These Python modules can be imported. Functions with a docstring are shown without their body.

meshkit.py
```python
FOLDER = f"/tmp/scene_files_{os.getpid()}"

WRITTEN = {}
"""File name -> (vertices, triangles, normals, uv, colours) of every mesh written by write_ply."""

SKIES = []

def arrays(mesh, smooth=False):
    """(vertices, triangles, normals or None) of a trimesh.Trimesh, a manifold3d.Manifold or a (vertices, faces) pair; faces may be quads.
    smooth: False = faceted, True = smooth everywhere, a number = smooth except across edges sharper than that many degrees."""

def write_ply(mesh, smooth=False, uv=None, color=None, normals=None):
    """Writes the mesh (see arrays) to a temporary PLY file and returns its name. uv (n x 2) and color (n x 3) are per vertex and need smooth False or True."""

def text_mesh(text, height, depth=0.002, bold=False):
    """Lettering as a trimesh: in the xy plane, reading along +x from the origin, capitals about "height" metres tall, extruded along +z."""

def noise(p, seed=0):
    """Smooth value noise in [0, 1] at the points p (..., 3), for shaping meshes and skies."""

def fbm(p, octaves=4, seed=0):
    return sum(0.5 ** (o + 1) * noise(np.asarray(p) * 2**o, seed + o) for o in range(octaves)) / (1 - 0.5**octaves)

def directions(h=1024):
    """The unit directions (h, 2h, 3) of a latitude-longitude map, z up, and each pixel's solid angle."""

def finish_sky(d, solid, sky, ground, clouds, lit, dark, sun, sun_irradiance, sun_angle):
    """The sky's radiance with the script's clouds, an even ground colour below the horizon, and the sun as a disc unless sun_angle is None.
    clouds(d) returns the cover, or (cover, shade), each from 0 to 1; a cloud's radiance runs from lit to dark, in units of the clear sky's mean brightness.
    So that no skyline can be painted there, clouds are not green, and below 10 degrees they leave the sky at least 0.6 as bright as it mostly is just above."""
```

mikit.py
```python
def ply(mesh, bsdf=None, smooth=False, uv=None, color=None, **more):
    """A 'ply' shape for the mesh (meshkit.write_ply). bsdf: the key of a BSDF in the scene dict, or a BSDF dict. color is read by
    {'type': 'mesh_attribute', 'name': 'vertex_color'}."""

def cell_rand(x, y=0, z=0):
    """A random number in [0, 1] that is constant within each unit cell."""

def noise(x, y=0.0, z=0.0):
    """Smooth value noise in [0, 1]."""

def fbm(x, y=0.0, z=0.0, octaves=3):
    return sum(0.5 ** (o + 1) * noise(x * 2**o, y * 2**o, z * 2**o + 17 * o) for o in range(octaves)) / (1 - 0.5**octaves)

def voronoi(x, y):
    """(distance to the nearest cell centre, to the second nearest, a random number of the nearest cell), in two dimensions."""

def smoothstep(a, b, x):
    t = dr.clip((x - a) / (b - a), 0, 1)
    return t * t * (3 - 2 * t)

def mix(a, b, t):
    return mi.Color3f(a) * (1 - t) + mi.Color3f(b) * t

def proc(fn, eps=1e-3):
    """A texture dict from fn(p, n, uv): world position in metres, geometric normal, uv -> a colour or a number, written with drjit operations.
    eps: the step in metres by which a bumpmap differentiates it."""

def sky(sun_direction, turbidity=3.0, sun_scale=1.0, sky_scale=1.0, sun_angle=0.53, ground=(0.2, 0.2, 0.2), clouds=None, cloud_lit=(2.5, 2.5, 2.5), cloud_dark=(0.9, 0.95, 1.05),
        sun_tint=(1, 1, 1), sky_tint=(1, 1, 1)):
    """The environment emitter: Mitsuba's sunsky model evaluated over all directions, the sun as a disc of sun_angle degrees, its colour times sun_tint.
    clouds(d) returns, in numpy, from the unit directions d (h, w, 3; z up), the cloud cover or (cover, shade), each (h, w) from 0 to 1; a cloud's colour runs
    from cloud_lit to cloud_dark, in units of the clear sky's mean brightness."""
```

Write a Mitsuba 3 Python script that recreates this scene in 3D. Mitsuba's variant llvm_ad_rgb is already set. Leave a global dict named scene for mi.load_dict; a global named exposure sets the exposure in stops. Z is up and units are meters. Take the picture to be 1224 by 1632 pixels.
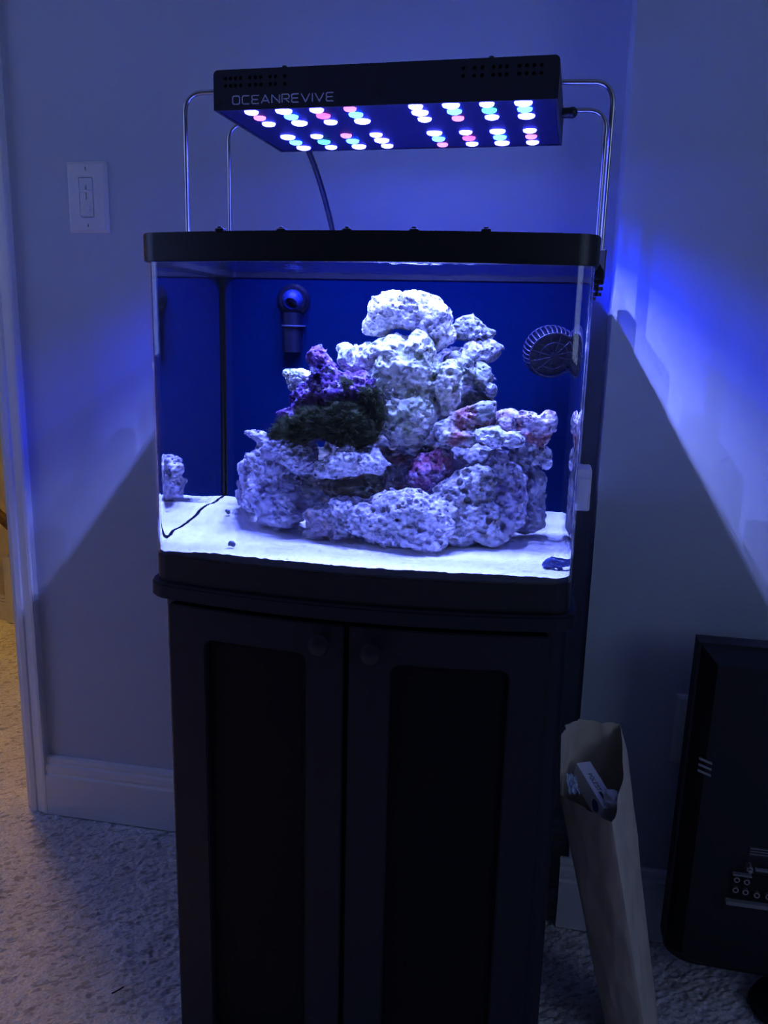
import math
import numpy as np
import trimesh
import mitsuba as mi
import manifold3d as m3
from scipy.spatial import cKDTree
from shapely import affinity
from shapely.geometry import Polygon, Point, LineString, box as sbox
from shapely.ops import unary_union
import drjit as dr
import mikit
import meshkit

T = mi.ScalarTransform4f
scene, labels = {}, {}
rng = np.random.default_rng(7)

# ---------------------------------------------------------------- camera, light, exposure
exposure = 1.6
YAW, PITCH, ROLL = 0.1871, 0.2157, 0.0243
EYE = np.array([0, 0, 1.0043])
fwd = np.array([-np.sin(YAW) * np.cos(PITCH), np.cos(YAW) * np.cos(PITCH), -np.sin(PITCH)])
r0 = np.array([np.cos(YAW), np.sin(YAW), 0])
up = np.cos(ROLL) * np.cross(r0, fwd) - np.sin(ROLL) * r0
scene['camera'] = {'type': 'perspective', 'fov': math.degrees(2 * math.atan(612 / 1320)), 'fov_axis': 'x', 'near_clip': 0.01, 'far_clip': 50.0,
                   'to_world': T().look_at(origin=EYE.tolist(), target=(EYE + fwd).tolist(), up=up.tolist())}
LED_WHITE = (0.45, 0.50, 8.0)         # lens glow: nearly all of it royal blue
LED_COOL = (0.40, 0.45, 7.5)
LED_CYAN = (0.12, 0.75, 14.0)
LED_GREEN = (0.05, 0.6, 0.35)
LED_PINK = (0.6, 0.12, 0.5)
LED_RED = (0.6, 0.04, 0.12)
SPOT = (0.115, 0.138, 0.260)          # the white diodes' narrow downward beams, W/sr each, 16 beams
SPOT_BLUE = (0.0, 0.003, 0.15)        # the royal blue diodes' wide beams, 16 beams
HALL_LAMP = (25.0, 14.2, 2.4)
FILL_LEFT = (0.15, 0.22, 0.64)  # added fill light for the room, no such source in view
FILL_RIGHT = (0.20, 0.27, 0.46)

# ---------------------------------------------------------------- helpers
def key_for(name):
    if not any(k == name or k.startswith(name + '__') for k in list(scene) + list(labels)):
        return name
    i = 1
    while any(k == f'{name}_{i:03d}' or k.startswith(f'{name}_{i:03d}__') for k in list(scene) + list(labels)):
        i += 1
    return f'{name}_{i:03d}'

def thing(name, label, category, group=None):
    k = key_for(name)
    labels[k] = {'label': label, 'category': category}
    if group:
        labels[k]['group'] = group
    return k

def put(k, mesh, mat, smooth=30, label=None, **kw):
    scene[k] = mikit.ply(mesh, mat, smooth=smooth, **kw)
    if label:
        labels[k] = {'label': label}
    return k

def part(holder, name, mesh, mat, smooth=30, label=None, **kw):
    return put(key_for(f'{holder}__{name}'), mesh, mat, smooth, label, **kw)

def struct(name, label, category, mesh, mat, smooth=30, **kw):
    labels[name] = {'label': label, 'category': category, 'kind': 'structure'}
    put(name, mesh, mat, smooth, **kw)
    return name

def tm(man):
    m = man.to_mesh()
    return trimesh.Trimesh(m.vert_properties[:, :3], m.tri_verts, process=False)

def cat(*ms):
    return trimesh.util.concatenate([m for m in ms if m is not None])

def bx(x0, x1, y0, y1, z0, z1):
    m = trimesh.creation.box([x1 - x0, y1 - y0, z1 - z0])
    m.apply_translation([(x0 + x1) / 2, (y0 + y1) / 2, (z0 + z1) / 2])
    return m

def rman(x0, x1, y0, y1, z0, z1, r=0.003, n=16):
    s = m3.Manifold.sphere(r, n)
    return m3.Manifold.batch_hull([s.translate([x, y, z]) for x in (x0 + r, x1 - r) for y in (y0 + r, y1 - r) for z in (z0 + r, z1 - r)])

def rbx(*a, r=0.003, n=16):
    return tm(rman(*a, r=r, n=n))

def cyl(p0, p1, r, n=24, r1=None):
    p0, p1 = np.array(p0, float), np.array(p1, float)
    L = np.linalg.norm(p1 - p0)
    m = tm(m3.Manifold.cylinder(L, r, r if r1 is None else r1, n))
    m.apply_transform(trimesh.geometry.align_vectors([0, 0, 1], (p1 - p0) / L))
    m.apply_translation(p0)
    return m

def tube(pts, r, n=10, caps=True):
    p = np.asarray(pts, float)
    rr = np.broadcast_to(r, (len(p),))
    t = np.gradient(p, axis=0)
    t /= np.linalg.norm(t, axis=1, keepdims=True)
    a = np.zeros_like(p)
    v = np.cross(t[0], [0.31, 0.2, 0.9] if abs(t[0][2]) < 0.9 else [1, 0, 0])
    for i in range(len(p)):
        v = v - t[i] * (v @ t[i])
        v /= np.linalg.norm(v)
        a[i] = v
    b = np.cross(t, a)
    ang = np.arange(n) * 2 * np.pi / n
    V = p[:, None] + rr[:, None, None] * (np.cos(ang)[None, :, None] * a[:, None] + np.sin(ang)[None, :, None] * b[:, None])
    i, j = np.meshgrid(np.arange(len(p) - 1), np.arange(n), indexing='ij')
    q = np.stack([i * n + j, i * n + (j + 1) % n, (i + 1) * n + (j + 1) % n, (i + 1) * n + j], -1).reshape(-1, 4)
    F = np.vstack([q[:, [0, 1, 2]], q[:, [0, 2, 3]]])
    V = V.reshape(-1, 3)
    if caps:
        e = (len(p) - 1) * n
        F = np.vstack([F, [[0, k + 1, k] for k in range(1, n - 1)], [[e, e + k, e + k + 1] for k in range(1, n - 1)]])
    return trimesh.Trimesh(V, F, process=False)

def fillet(pts, r, n=8):
    """polyline with its corners rounded by radius r"""
    pts = [np.array(p, float) for p in pts]
    out = [pts[0]]
    for a, b, c in zip(pts, pts[1:], pts[2:]):
        u, v = (a - b) / np.linalg.norm(a - b), (c - b) / np.linalg.norm(c - b)
        p, q = b + u * r, b + v * r
        for t in np.linspace(0, 1, n):
            out.append((1 - t) ** 2 * p + 2 * t * (1 - t) * b + t * t * q)
    out.append(pts[-1])
    return np.array(out)

def extrude(poly, z0, z1, seg=None):
    ms = []
    for g in getattr(poly, 'geoms', [poly]):
        m = trimesh.creation.extrude_polygon(g, z1 - z0, engine='earcut')
        m.apply_translation([0, 0, z0])
        ms.append(m)
    return cat(*ms)

def grid_mesh(X, Y, Z):
    h, w = X.shape
    i, j = np.meshgrid(np.arange(h - 1), np.arange(w - 1), indexing='ij')
    q = np.stack([i * w + j, i * w + j + 1, (i + 1) * w + j + 1, (i + 1) * w + j], -1).reshape(-1, 4)
    return trimesh.Trimesh(np.stack([X, Y, Z], -1).reshape(-1, 3), np.vstack([q[:, [0, 1, 2]], q[:, [0, 2, 3]]]), process=False)

def fbm(p, o=4, seed=0):
    return meshkit.fbm(p, o, seed)

# ---------------------------------------------------------------- materials
def mat(name, d):
    scene[name] = d
    return name

def rgb(*c):
    return {'type': 'rgb', 'value': list(c)}

def pl(name, color, rough=0.4, **kw):
    return mat(name, {'type': 'twosided', 'b': {'type': 'principled', 'base_color': rgb(*color) if isinstance(color, tuple) else color, 'roughness': rough, **kw}})

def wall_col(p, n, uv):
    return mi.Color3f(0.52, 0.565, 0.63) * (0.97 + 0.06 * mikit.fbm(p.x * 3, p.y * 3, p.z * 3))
WALL = mat('mat_wall', {'type': 'twosided', 'b': {'type': 'diffuse', 'reflectance': mikit.proc(wall_col)}})
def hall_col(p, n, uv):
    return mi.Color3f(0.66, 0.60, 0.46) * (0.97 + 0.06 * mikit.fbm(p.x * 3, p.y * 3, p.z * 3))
REARWALL = pl('mat_rear_wall', (0.07, 0.07, 0.08), 0.8)  # charcoal set to damp ambient bounce off this unseen wall
HALLWALL = mat('mat_hall_wall', {'type': 'twosided', 'b': {'type': 'diffuse', 'reflectance': mikit.proc(hall_col)}})
TRIM = pl('mat_trim_paint', (0.72, 0.72, 0.71), 0.45)
SWITCH = pl('mat_switch_plastic', (0.70, 0.70, 0.69), 0.35)
def carpet_col(p, n, uv):
    u, v = p.x * 0.8 + p.y * 0.6, p.y * 0.8 - p.x * 0.6
    a = mikit.fbm(p.x * 330, p.y * 330, p.z * 330, 2)
    b = mikit.fbm(p.x * 9, p.y * 9, 0.0)
    dent_shade = mikit.smoothstep(0.60, 0.74, mikit.fbm(u * 70, v * 190, 2.0, 2))  # shade in the dents of the pile put into the colour
    return mikit.mix(mikit.mix((0.44, 0.41, 0.39), (0.92, 0.87, 0.84), a), (0.27, 0.25, 0.24), dent_shade * 0.65) * (0.85 + 0.3 * b)
CARPET = mat('mat_carpet', {'type': 'twosided', 'b': {'type': 'diffuse', 'reflectance': mikit.proc(carpet_col)}})
BLACK = pl('mat_black_plastic', (0.012, 0.012, 0.013), 0.38)
FIXTURE = pl('mat_black_powder_coat', (0.016, 0.016, 0.018), 0.5)
STAND = pl('mat_black_laminate', (0.006, 0.008, 0.014), 0.5, specular=0.4)
STANDPANEL = pl('mat_black_panel', (0.003, 0.003, 0.004), 0.6, specular=0.2)
GROOVE = pl('mat_hollow_dark', (0.004, 0.004, 0.004), 0.8)
CHROME = mat('mat_brushed_steel', {'type': 'twosided', 'b': {'type': 'principled', 'base_color': rgb(0.62, 0.62, 0.62), 'metallic': 1.0, 'roughness': 0.28}})
PRINT = pl('mat_grey_print', (0.42, 0.42, 0.44), 0.5)
LEDPANEL = pl('mat_led_panel', (0.008, 0.010, 0.05), 0.55, specular=0.2)
BACKPANEL = mat('mat_tank_back_panel', {'type': 'twosided', 'b': {'type': 'diffuse', 'reflectance': rgb(0.0004, 0.0075, 0.036)}})  # black panel; blue scatter of the lit water put into its colour
GLASS = mat('mat_pane', {'type': 'thindielectric', 'int_ior': 1.5})
WATER = mat('mat_water', {'type': 'roughdielectric', 'distribution': 'ggx', 'alpha': 0.001, 'int_ior': 1.333, 'ext_ior': 1.0})
WATERTOP = mat('mat_water_surface', {'type': 'thindielectric', 'int_ior': 1.333, 'specular_transmittance': rgb(0.42, 0.47, 0.75)})
def sand_col(p, n, uv):
    a = mikit.noise(p.x * 900, p.y * 900, p.z * 900)
    b = mikit.noise(p.x * 330 + 5, p.y * 330, p.z * 330)
    c = mikit.fbm(p.x * 22, p.y * 22, 3.0)
    s = mikit.smoothstep(0.76, 0.88, b) * mikit.smoothstep(0.40, 0.60, c)
    return mikit.mix(mikit.mix((0.74, 0.73, 0.69), (0.93, 0.93, 0.90), a), (0.25, 0.24, 0.20), s * 0.8)
SAND = mat('mat_sand', {'type': 'twosided', 'b': {'type': 'diffuse', 'reflectance': mikit.proc(sand_col)}})
SANDFACE = mat('mat_sand_face', {'type': 'twosided', 'b': {'type': 'diffuse', 'reflectance': rgb(0.10, 0.11, 0.19)}})  # shade and blue light on the stained sand edge put into the colour
def vc(name, rough=None):
    return mat(name, {'type': 'twosided', 'b': {'type': 'diffuse', 'reflectance': {'type': 'mesh_attribute', 'name': 'vertex_color'}}})
ROCKMAT = vc('mat_live_rock')
ALGAE = pl('mat_hair_algae', (0.046, 0.056, 0.020), 0.9, specular=0.1)
PUMP = pl('mat_pump_plastic', (0.002, 0.003, 0.012), 0.4, specular=0.3)
PUMPRIB = pl('mat_pump_rib', (0.02, 0.02, 0.035), 0.3)
def paper_col(p, n, uv):
    return mi.Color3f(0.60, 0.53, 0.41) * (0.8 + 0.4 * mikit.fbm(p.x * 40, p.y * 40, p.z * 25))
PAPER = mat('mat_kraft_paper', {'type': 'twosided', 'b': {'type': 'diffuse', 'reflectance': mikit.proc(paper_col)}})
WHITECARD = pl('mat_white_card', (0.72, 0.72, 0.76), 0.5)
BLUEPRINT = pl('mat_blue_print', (0.03, 0.05, 0.35), 0.5)
GREYCARD = pl('mat_grey_card', (0.25, 0.30, 0.36), 0.5)
INK = pl('mat_ink', (0.02, 0.02, 0.03), 0.6)
TV = pl('mat_tv_shell', (0.006, 0.006, 0.007), 0.55)
TVGREY = pl('mat_tv_grey', (0.22, 0.22, 0.22), 0.5)
TVMETAL = pl('mat_tv_jack', (0.45, 0.42, 0.36), 0.35, metallic=0.8)
WOOD = pl('mat_dark_wood', (0.10, 0.05, 0.02), 0.4)
WHITEBOX = pl('mat_white_plastic', (0.70, 0.70, 0.74), 0.4)
CABLE = pl('mat_cable', (0.01, 0.01, 0.012), 0.4)
FISH = vc('mat_fish_skin')

# ---------------------------------------------------------------- room shell
YB, YJ, XJ = 1.4158, 1.3058, 0.0908          # back wall, the stretch that stands forward of it, its corner
DX0, DX1 = -1.90, -1.009                     # doorway to the hall
CEIL, YH, YR, XL, XR = 2.44, 2.43, -2.0, -2.4, 1.9
struct('wall_back', 'pale painted wall behind the aquarium carrying the dimmer switch', 'wall',
       cat(bx(DX1, XJ + 0.05, YB, YB + 0.12, 0, CEIL), bx(XL, DX0, YB, YB + 0.12, 0, CEIL), bx(DX0, DX1, YB, YB + 0.12, 2.06, CEIL)), WALL, False)
struct('wall_right', 'pale wall stretch stepping forward to the right of the aquarium, behind the television', 'wall',
       bx(XJ, XR + 0.1, YJ, YB + 0.12, 0, CEIL), WALL, False)
struct('wall_hall', 'yellow-lit hallway wall seen through the doorway', 'wall', bx(XL - 1.5, 0.5, YH, YH + 0.1, 0, CEIL), HALLWALL, False)
struct('wall_side_right', 'side wall of the room outside the frame on the right, around the added fill light pane', 'wall', cat(bx(XR, XR + 0.1, YR, -1.5, 0, CEIL), bx(XR, XR + 0.1, 0.1, YJ, 0, CEIL), bx(XR, XR + 0.1, -1.5, 0.1, 0, 0.9), bx(XR, XR + 0.1, -1.5, 0.1, 2.1, CEIL)), WALL, False)
struct('wall_side_left', 'side wall of the room outside the frame on the left, around the added fill light pane', 'wall', cat(bx(XL - 0.1, XL, YR, -0.35, 0, CEIL), bx(XL - 0.1, XL, 0.9, YB, 0, CEIL), bx(XL - 0.1, XL, -0.35, 0.9, 0, 0.9), bx(XL - 0.1, XL, -0.35, 0.9, 2.1, CEIL)), WALL, False)
struct('wall_rear', 'unseen wall behind the viewer, made dark to cut bounced light', 'wall', bx(XL - 0.1, XR + 0.1, YR - 0.1, YR, 0, CEIL), REARWALL, False)
struct('wall_hall_end', 'end walls of the hallway', 'wall', cat(bx(XL - 1.6, XL - 1.5, YB, YH, 0, CEIL), bx(0.5, 0.6, YB + 0.12, YH, 0, CEIL), bx(XL - 1.5, XL, YB, YB + 0.12, 0, CEIL)), HALLWALL, False)
struct('ceiling', 'plain white ceiling', 'ceiling', bx(XL - 1.6, XR + 0.1, YR - 0.1, YH + 0.1, CEIL, CEIL + 0.08), WALL, False)

# glowing panes added in both side walls, out of view, as ambient fill light
for i, (x, w0, w1, glow, where) in enumerate(((XL - 0.06, -0.35, 0.9, FILL_LEFT, 'left'), (XR + 0.06, -1.5, 0.1, FILL_RIGHT, 'right'))):
    pane = trimesh.Trimesh([[x, w0, 0.9], [x, w1, 0.9], [x, w1, 2.1], [x, w0, 2.1]], [[0, 1, 2], [0, 2, 3]] if x < 0 else [[0, 2, 1], [0, 3, 2]], process=False)
    labels[f'fill_pane_{i + 1}'] = {'label': f'glowing pane added as unseen fill light in the {where} side wall outside the frame', 'category': 'fill_pane', 'kind': 'structure'}
    scene[f'fill_pane_{i + 1}'] = {**mikit.ply(pane, 'mat_trim_paint'), 'emitter': {'type': 'area', 'radiance': rgb(*glow), 'sampling_weight': 7.0}}

# carpet: fine tufted relief where the camera sees it close, coarse beyond
xs = np.concatenate([np.linspace(XL - 1.6, -1.75, 12)[:-1], np.linspace(-1.75, -1.1, 90)[:-1], np.linspace(-1.1, -0.40, 330)[:-1], np.linspace(-0.40, 0.02, 40)[:-1], np.linspace(0.02, 0.55, 190)[:-1], np.linspace(0.55, XR + 0.1, 12)])
ys = np.concatenate([np.linspace(YR - 0.1, 0.8, 30)[:-1], np.linspace(0.8, 1.45, 300)[:-1], np.linspace(1.45, YH + 0.1, 120)])
X, Y = np.meshgrid(xs, ys)
P = np.stack([X, Y, 0 * X], -1)
W = np.stack([X * 0.8 + Y * 0.6, Y * 0.8 - X * 0.6, 0 * X], -1)
Z = 0.006 * (fbm(P * 190, 2, 3) - 0.5) + 0.005 * (fbm(W * np.array([60, 170, 1]), 2, 4) - 0.5) + 0.006 * (fbm(P * 12, 2, 5) - 0.5) - 0.003
struct('floor', 'cut-pile carpet, greyish in the room and tan in the lit hallway', 'carpet', grid_mesh(X, Y, Z), CARPET, True)

# baseboards: profile swept along x
def baseboard(x0, x1, yw, h=0.128):
    prof = [(0, 0), (0.016, 0), (0.016, h * 0.69), (0.0125, h * 0.715), (0.0125, h * 0.74), (0.0145, h * 0.77), (0.013, h * 0.86), (0.009, h * 0.885), (0.009, h * 0.91), (0.0105, h * 0.935), (0.008, h * 0.985), (0.005, h), (0, h)]
    m = extrude(Polygon(prof), 0, x1 - x0)
    v = m.vertices.copy()
    m.vertices = np.stack([x0 + v[:, 2], yw - v[:, 0], v[:, 1]], -1)
    m.fix_normals()
    return m
struct('baseboard_back', 'white moulded baseboard running from the door casing to the aquarium stand', 'baseboard', baseboard(-0.966, XJ, YB), TRIM, 20)
struct('baseboard_right', 'white moulded baseboard on the wall behind the paper bag and television', 'baseboard', baseboard(XJ - 0.014, XR, YJ), TRIM, 20)
struct('baseboard_hall', 'white baseboard of the hallway beyond the doorway', 'baseboard', baseboard(-2.6, 0.4, YH, 0.085), TRIM, 20)

# door casing and jamb
def casing(x0, x1, z1):
    w = x1 - x0
    prof = [(0, 0), (0, 0.011), (0.004 / 0.057 * w, 0.013), (0.018 / 0.057 * w, 0.013), (0.022 / 0.057 * w, 0.0105), (0.034 / 0.057 * w, 0.0125), (0.047 / 0.057 * w, 0.017), (w - 0.002, 0.017), (w, 0.014), (w, 0)]
    m = extrude(Polygon(prof), 0, z1)
    v = m.vertices.copy()
    m.vertices = np.stack([x0 + v[:, 0], YB - v[:, 1], v[:, 2]], -1)
    m.fix_normals()
    return m
struct('trim_1', 'white door casing at the left edge, its outer edge lit blue', 'door casing', casing(-1.007, -0.964, 2.115), TRIM, 20)
struct('trim_2', 'white jamb lining the doorway', 'door jamb', cat(bx(DX1 - 0.012, DX1, YB, YB + 0.12, 0, 2.05), bx(DX0, DX0 + 0.012, YB, YB + 0.12, 0, 2.05), bx(DX0, DX1, YB, YB + 0.12, 2.05, 2.062)), TRIM, False)
# hallway: short white post, dark handrail, ceiling lamp
put(thing('stair_post', 'small white painted post standing against the hallway baseboard', 'post'), rbx(-1.749, -1.722, 2.385, 2.43, 0, 0.236, r=0.003), TRIM)
k = thing('handrail', 'dark handrail slanting down the hallway wall', 'handrail')
part(k, 'rail', tube([(-2.5, 2.375, 0.98), (-1.66, 2.375, 0.316)], 0.018, 12), WOOD)
for x in (-2.3, -1.8):
    part(k, 'bracket', cyl((x, 2.43, 0.82 - (x + 2.3) * 0.79 - 0.01), (x, 2.375, 0.82 - (x + 2.3) * 0.79 - 0.01), 0.007, 10), CHROME)
k = thing('ceiling_lamp', 'warm hallway ceiling lamp out of sight beyond the doorway', 'lamp')
part(k, 'base', cyl((-1.55, 2.0, CEIL - 0.02), (-1.55, 2.0, CEIL), 0.13, 32), TRIM)
lm = tm(m3.Manifold.sphere(0.12, 24).trim_by_plane([0, 0, -1], 0).scale([1, 1, 0.55]))
lm.apply_translation([-1.55, 2.0, CEIL - 0.02])
scene[k + '__shade'] = {**mikit.ply(lm, 'mat_trim_paint', smooth=30), 'emitter': {'type': 'area', 'radiance': rgb(*HALL_LAMP), 'sampling_weight': 6.0}}

# dimmer switch
k = thing('dimmer_switch', 'white dimmer switch with a slider on the wall left of the aquarium', 'light switch')
sx, sz = -0.811, 1.2203
pm = m3.Manifold.batch_hull([rman(sx - 0.0382, sx + 0.0382, YB - 0.003, YB + 0.003, sz - 0.0598, sz + 0.0598, r=0.0015), rman(sx - 0.034, sx + 0.034, YB - 0.0065, YB, sz - 0.0555, sz + 0.0555, r=0.0015)])
pm -= m3.Manifold.cube([0.0272, 0.01, 0.0665], True).translate([sx - 0.001, YB - 0.008, sz])
pm -= m3.Manifold.cube([0.0235, 0.02, 0.0018], True).translate([sx, YB - 0.007, sz - 0.0335])
part(k, 'plate', tm(pm), SWITCH)
ins = rman(sx - 0.0137, sx + 0.0117, YB - 0.0072, YB - 0.002, sz - 0.0315, sz + 0.0322, r=0.001) - m3.Manifold.cube([0.0022, 0.01, 0.024], True).translate([sx - 0.001, YB - 0.0075, sz + 0.008])
part(k, 'insert', tm(ins), SWITCH)
part(k, 'slider', rbx(sx - 0.0115, sx + 0.0095, YB - 0.0125, YB - 0.006, sz + 0.0075, sz + 0.0115, r=0.001), SWITCH)
part(k, 'button', cyl((sx - 0.0005, YB - 0.006, sz - 0.0185), (sx - 0.0005, YB - 0.0098, sz - 0.0185), 0.0055, 20), SWITCH)
part(k, 'slot_strip', bx(sx - 0.002, sx, YB - 0.0035, YB - 0.003, sz - 0.0035, sz + 0.0195), GROOVE, False)
for dz in (0.047, -0.047):
    s = part(k, 'screw', cat(cyl((sx, YB - 0.006, sz + dz), (sx, YB - 0.0072, sz + dz), 0.003, 14)), SWITCH)
    part(s, 'slot_strip', bx(sx - 0.0006, sx + 0.0006, YB - 0.0075, YB - 0.0071, sz + dz - 0.0028, sz + dz + 0.0028), GROOVE, False)
# outlet half hidden by the television
k = thing('wall_outlet', 'white outlet plate on the right wall, half hidden by the television', 'outlet')
part(k, 'plate', tm(m3.Manifold.batch_hull([rman(0.238, 0.310, YJ - 0.003, YJ + 0.003, 0.327, 0.4466, r=0.0015), rman(0.243, 0.305, YJ - 0.007, YJ, 0.332, 0.4416, r=0.0015)])), SWITCH)
for z in (0.367, 0.407):
    part(k, 'socket', rbx(0.258, 0.290, YJ - 0.010, YJ - 0.004, z - 0.014, z + 0.014, r=0.002), SWITCH)

# ---------------------------------------------------------------- aquarium: bow-front outline
CX, HW, SAG, YF, YK = -0.2118, 0.26, 0.03, 0.893, 1.375
RB = (HW ** 2 + SAG ** 2) / (2 * SAG)
def outline(inset=0.0, rc=0.030, yk=YK, hw=HW):
    c = Point(CX, YF + RB).buffer(RB, quad_segs=700)
    p = c.intersection(sbox(CX - hw, YF - 0.01, CX + hw, yk)).buffer(-rc, quad_segs=24).buffer(rc, quad_segs=24)
    q = p.buffer(-inset, quad_segs=24) if inset else p
    return q.simplify(0.00004)
def resample(poly, step=0.006):
    """outline points with the long sides subdivided"""
    c = np.array(poly.exterior.coords)[:-1]
    out = []
    for a, b in zip(c, np.roll(c, -1, 0)):
        n = max(1, int(np.linalg.norm(b - a) / step))
        out += [a + (b - a) * t for t in np.arange(n) / n]
    return np.array(out)
def ring_wall(c, z0, z1):
    n = len(c)
    V = np.vstack([np.c_[c, np.full(n, z0)], np.c_[c, np.full(n, z1)]])
    i = np.arange(n)
    F = np.vstack([np.stack([i, (i + 1) % n, (i + 1) % n + n], 1), np.stack([i, (i + 1) % n + n, i + n], 1)])
    m = trimesh.Trimesh(V, F, process=False)
    a = np.array(Polygon(c).exterior.is_ccw)
    if not a:
        m.invert()
    return m
ZS0, ZT, ZW, ZRB, ZR = 0.692, 0.728, 1.0815, 1.0755, 1.107      # stand top, trim top, water level, rim bottom, rim top
aq = thing('aquarium', 'bow-front glass aquarium with a black top rim and black base trim on the black stand', 'aquarium')
def bevel_ring(outer, hole, z0, z1, b=0.002):
    lo = extrude(outer.buffer(-b).difference(hole), z0, z0 + b)
    return cat(*[extrude(o.difference(hole), a, c) for o, a, c in ((outer.buffer(-b * 0.8), z0, z0 + b * 0.4), (outer.buffer(-b * 0.25), z0 + b * 0.4, z0 + b), (outer, z0 + b, z1 - b), (outer.buffer(-b * 0.25), z1 - b, z1 - b * 0.4), (outer.buffer(-b * 0.8), z1 - b * 0.4, z1))])
part(aq, 'top_rim', bevel_ring(outline(), outline(0.022, yk=1.335), ZRB, ZR), BLACK, 40)
part(aq, 'base_trim', bevel_ring(outline(0.004), outline(0.05), ZS0, ZT), BLACK, 40)
part(aq, 'bottom_pane', extrude(outline(0.012), ZS0 + 0.003, ZS0 + 0.008), BLACK, False)
part(aq, 'glass', ring_wall(resample(outline(0.0045)), ZT - 0.004, ZRB + 0.01), GLASS, True)
YP = 1.315
part(aq, 'back_panel', bx(CX - HW + 0.012, CX + HW - 0.010, YP, YP + 0.006, 0.70, ZR - 0.004), BACKPANEL, False)
part(aq, 'chamber', bx(CX - HW + 0.009, CX + HW - 0.009, YP + 0.007, YK - 0.009, ZT + 0.001, ZR - 0.007), BLACK, False)
part(aq, 'chamber_lid', rbx(CX - HW + 0.02, CX + HW - 0.02, 1.322, 1.36, ZR - 0.006, ZR - 0.001, r=0.002), BLACK)
for x in (-0.3632, -0.2926, -0.2191, -0.1464, -0.0707):
    part(aq, 'lid_clip', cat(rbx(x - 0.005, x + 0.005, 0.903, 0.912, ZR - 0.003, ZR + 0.0030, r=0.0012), rbx(x - 0.003, x + 0.002, 0.905, 0.910, ZR + 0.001, ZR + 0.0052, r=0.0012)), BLACK)
# frame bars the clips sit on (the lid's rest), just inside the rim
part(aq, 'rest_bar', bx(CX - HW + 0.012, CX + HW - 0.012, 0.995, 1.010, ZR - 0.006, ZR - 0.0015), BLACK, False)
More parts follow.
